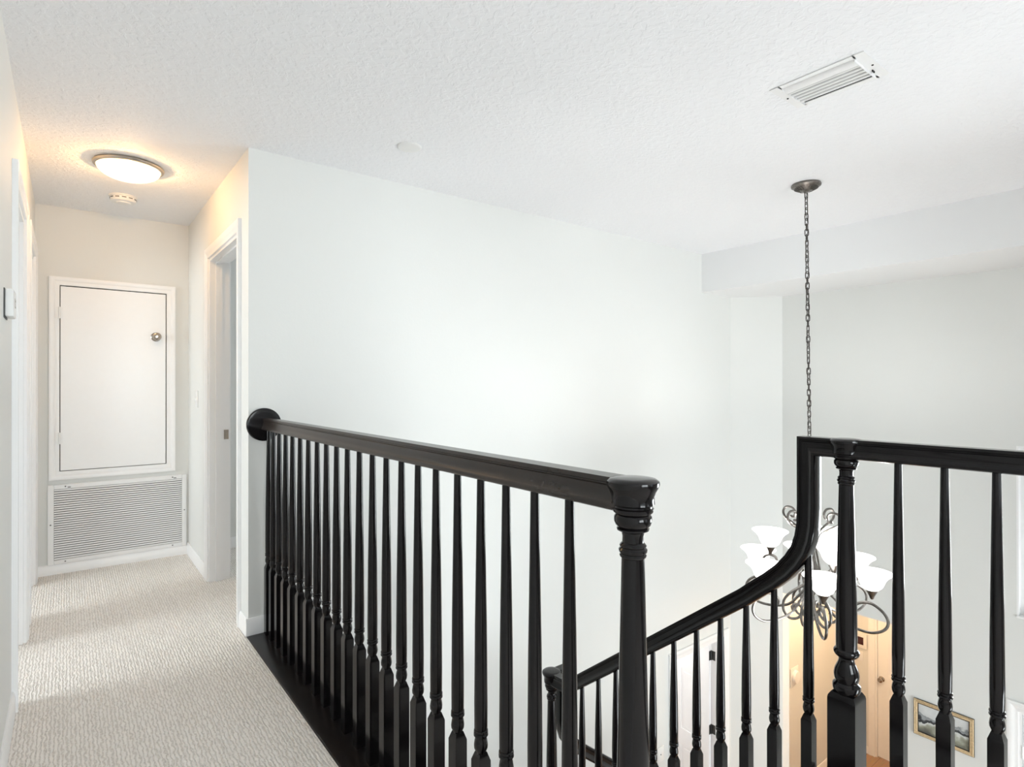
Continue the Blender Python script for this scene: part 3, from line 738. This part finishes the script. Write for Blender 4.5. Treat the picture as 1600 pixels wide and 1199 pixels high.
# body frame: origin at the body centre, leaning slightly to the right as it hangs
tilt = Matrix.Rotation(0, 4, Fv)
BC = BT
def BM(): return T(*(BC+Rv*.004))
def Z(z): return z-.56       # world height -> body frame
col = MB()
col.lathe([(.004, Z(.575)), (.010, Z(.56)), (.014, Z(.545)), (.008, Z(.53)), (.007, Z(.40)), (.016, Z(.39)), (.024, Z(.375)), (.016, Z(.36)), (.009, Z(.35)), (.009, Z(.16)), (.022, Z(.14)), (.030, Z(.11)), (.034, Z(.07)), (.026, Z(.03)), (.012, Z(.0)), (.012, Z(-.05)), (.026, Z(-.07)), (.030, Z(-.10)), (.020, Z(-.13)), (.008, Z(-.15)), (.012, Z(-.165)), (.006, Z(-.185)), (.001, Z(-.19))], 24, closed_bot=False)
for k in range(6):
    a = 2*PI*k/6; d_ = Vector((math.cos(a), math.sin(a), 0))
    pts = [d_*r+Vector((0, 0, Z(z))) for r, z in ((.014, .52), (.010, .44), (.016, .36), (.030, .26), (.045, .17), (.040, .10))]
    col.tube(pts, .0058, 6)
col.build('column', 'pewter', chd, M=BM())
def smooth_path(pts, n=6):
    P = [Vector(p) for p in pts]; out = []
    for i in range(len(P)-1):
        p0 = P[max(i-1, 0)]; p1 = P[i]; p2 = P[i+1]; p3 = P[min(i+2, len(P)-1)]
        for j in range(n):
            t = j/n
            out.append(.5*((2*p1)+(-p0+p2)*t+(2*p0-5*p1+4*p2-p3)*t*t+(-p0+3*p1-3*p2+p3)*t**3))
    out.append(P[-1]); return out
# top scrolls
for k in range(6):
    a = math.radians(17+60*k); d_ = Fv*math.cos(a)+Rv*math.sin(a)
    pts = [(.010, .30), (.035, .345), (.060, .395), (.105, .43), (.145, .455), (.160, .49), (.143, .520), (.108, .520), (.090, .495), (.098, .468), (.118, .470)]
    MB().tube([d_*v.x+Vector((0, 0, Z(v.y-.01))) for v in smooth_path([(r, z, 0) for r, z in pts])], .0072, 8).build('scroll', 'pewter', chd, M=BM())
# bottom scrolls
for k in range(6):
    a = math.radians(47+60*k); d_ = Fv*math.cos(a)+Rv*math.sin(a)
    pts = [(.020, .08), (.055, .055), (.105, .02), (.145, -.03), (.150, -.09), (.120, -.135), (.078, -.135), (.050, -.105), (.052, -.068), (.080, -.050), (.103, -.068), (.098, -.092)]
    MB().tube([d_*v.x+Vector((0, 0, Z(v.y))) for v in smooth_path([(r, z, 0) for r, z in pts])], .0075, 8).build('scroll', 'pewter', chd, M=BM())
shade_prof = [(.022, 0), (.030, .004), (.050, .022), (.060, .042), (.066, .060), (.078, .078), (.094, .092), (.104, .099)]
def shade_mb():
    inn = [(r-.004, z+.002) for r, z in shade_prof][::-1]
    m = MB(); m.lathe(shade_prof+[(.103, .1015)]+inn, 36, closed_top=False, closed_bot=False); return m
def arm(angle_deg, r, zr, pts):
    """angle clockwise from the camera's forward direction; zr = rim height (world)"""
    a = math.radians(angle_deg); d_ = (Fv*math.cos(a)+Rv*math.sin(a)).normalized()
    zb = zr-.10
    ar = MB().tube([d_*v.x+Vector((0, 0, Z(v.y))) for v in smooth_path([(p, z, 0) for p, z in pts])], .0078, 8).build('arm', 'pewter', chd, M=BM())
    M_ = BM() @ T(*(d_*r+Vector((0, 0, Z(zb)))))
    MB().lathe([(.006, -.048), (.010, -.042), (.014, -.030), (.024, -.012), (.030, 0), (.032, .004), (.026, .006)], 24).build('cup', 'pewter', ar, M=M_)
    shade_mb().build('glass_shade', 'chandelier_glass', ar, M=M_)
    MB().lathe([(.010, .004), (.011, .010), (.015, .018), (.016, .025), (.012, .032), (.002, .036)], 16).build('bulb', 'bulb', ar, M=M_)
    p = M_ @ Vector((0, 0, .054)); return Vector((CX, CY, CE))+p
pos = []
R_ = .314
for k in range(6):
    pos.append(arm(17+60*k, R_, .220, [(.030, .07), (.080, .015), (.150, -.065), (.235, -.145), (.330, -.165), (.395, -.120), (.412, -.050), (.385, .018), (R_, .058), (R_, .070)] if False else
        [(.028, .05), (.07, -.01), (.13, -.078), (.22, -.110), (.31, -.114), (.372, -.082), (.392, -.035), (.370, .012), (R_, .046), (.26, .038), (.222, .005), (.224, -.025)]))
for k, an in enumerate((305, 55, 178)):
    r2 = .225
    pos.append(arm(an, r2, .360, [(.010, .30), (.045, .20), (.10, .135), (.18, .105), (.235, .120), (.268, .160), (.255, .198), (r2, .212), (.195, .203), (.185, .180)]))

# ------------------------------------------------------------------ lights
def lamp(kind, nm, loc, energy, col=(1, 1, 1), **k):
    l = bpy.data.lights.new(nm, kind); l.energy = energy; l.color = col
    for a, v in k.items(): setattr(l, a, v)
    o = bpy.data.objects.new(nm, l); COL.objects.link(o); o.location = loc; return o
def area(nm, loc, direction, sx, sy, energy, col=(1, 1, 1), spread=PI):
    o = lamp('AREA', nm, loc, energy, col, shape='RECTANGLE', size=sx, size_y=sy, spread=spread)
    o.rotation_euler = Vector(direction).to_track_quat('-Z', 'Z').to_euler(); return o
DAY = (.96, .98, 1)
for i, p in enumerate(pos):
    lamp('POINT', 'bulb_light', p, 4.6, (1, .985, .96), shadow_soft_size=.015)
area('window_light', (XF+.14, (WY0+WY1)/2, (WZ0+WZ1)/2), (-1, 0, 0), WY1-WY0, WZ1-WZ0, 125, DAY)
area('window_light', ((BW[0]+BW[1])/2, YB-.62, (BW[2]+BW[3])/2+.25), (0, 1, -.75), BW[1]-BW[0]+.5, BW[3]-BW[2]+.3, 178, DAY)
area('window_light', ((BW2[0]+BW2[1])/2, YB-.14, (BW2[2]+BW2[3])/2), (0, 1, 0), BW2[1]-BW2[0], BW2[3]-BW2[2], 6, DAY)
area('window_light', ((BW3[0]+BW3[1])/2, YB-.14, (BW3[2]+BW3[3])/2), (0, 1, 0), BW3[1]-BW3[0], BW3[3]-BW3[2], 195, DAY)  # fill daylight through the added ground floor window
area('window_light', (-3.33, 3.5, 1.4), (1, 0, 0), 1.8, 1.4, 128, DAY)
area('window_light', (3.33, 4.0, 1.45), (-1, 0, 0), 1.2, 1.3, 22, DAY)
lamp('POINT', 'dome_lamp', (.262, 3.715, CE-.070), 19.5, (1, .57, .24), shadow_soft_size=.012)
lamp('POINT', 'passage_light', (6.4, 2.3, -.8), 38, (1, .66, .38), shadow_soft_size=.12)
lamp('POINT', 'store_light', (4.5, 4.3, -.8), 32, (1, .98, .95), shadow_soft_size=.12)

w = bpy.data.worlds.new('World'); scn.world = w; w.use_nodes = True
nt = w.node_tree; bg = nt.nodes['Background']
sky = nt.nodes.new('ShaderNodeTexSky'); sky.sky_type = 'HOSEK_WILKIE'; sky.turbidity = 6; sky.sun_direction = (.2, -.6, .77)
mx = nt.nodes.new('ShaderNodeMix'); mx.data_type = 'RGBA'; mx.inputs['Factor'].default_value = .75; mx.inputs['B'].default_value = (.9, .94, 1, 1)
nt.links.new(sky.outputs['Color'], mx.inputs['A']); nt.links.new(mx.outputs['Result'], bg.inputs['Color']); bg.inputs['Strength'].default_value = 2.5

# ------------------------------------------------------------------ camera
f_, yaw, pit, rol = 897.96, .6584, .0023, -.0005
F = Vector((math.sin(yaw)*math.cos(pit), math.cos(yaw)*math.cos(pit), math.sin(pit)))
Rr = Vector((math.cos(yaw), -math.sin(yaw), 0)); U = Rr.cross(F)
R_c = Rr*math.cos(rol)+U*math.sin(rol); U_c = -Rr*math.sin(rol)+U*math.cos(rol)
cam = bpy.data.cameras.new('camera'); co = bpy.data.objects.new('camera', cam); COL.objects.link(co)
mw = Matrix((R_c, U_c, -F)).transposed().to_4x4(); mw.translation = (0, 0, 1.2538); co.matrix_world = mw
cam.sensor_width = 36; cam.sensor_fit = 'HORIZONTAL'; cam.lens = 36*f_/1600; cam.clip_start = .02; cam.clip_end = 100
scn.camera = co
vs = scn.view_settings; vs.view_transform = 'Standard'; vs.look = 'None'; vs.exposure = 0.12; vs.gamma = 1; vs.use_curve_mapping = False
scn.cycles.use_denoising = True; scn.cycles.max_bounces = 10; scn.cycles.diffuse_bounces = 6; scn.cycles.sample_clamp_indirect = 6
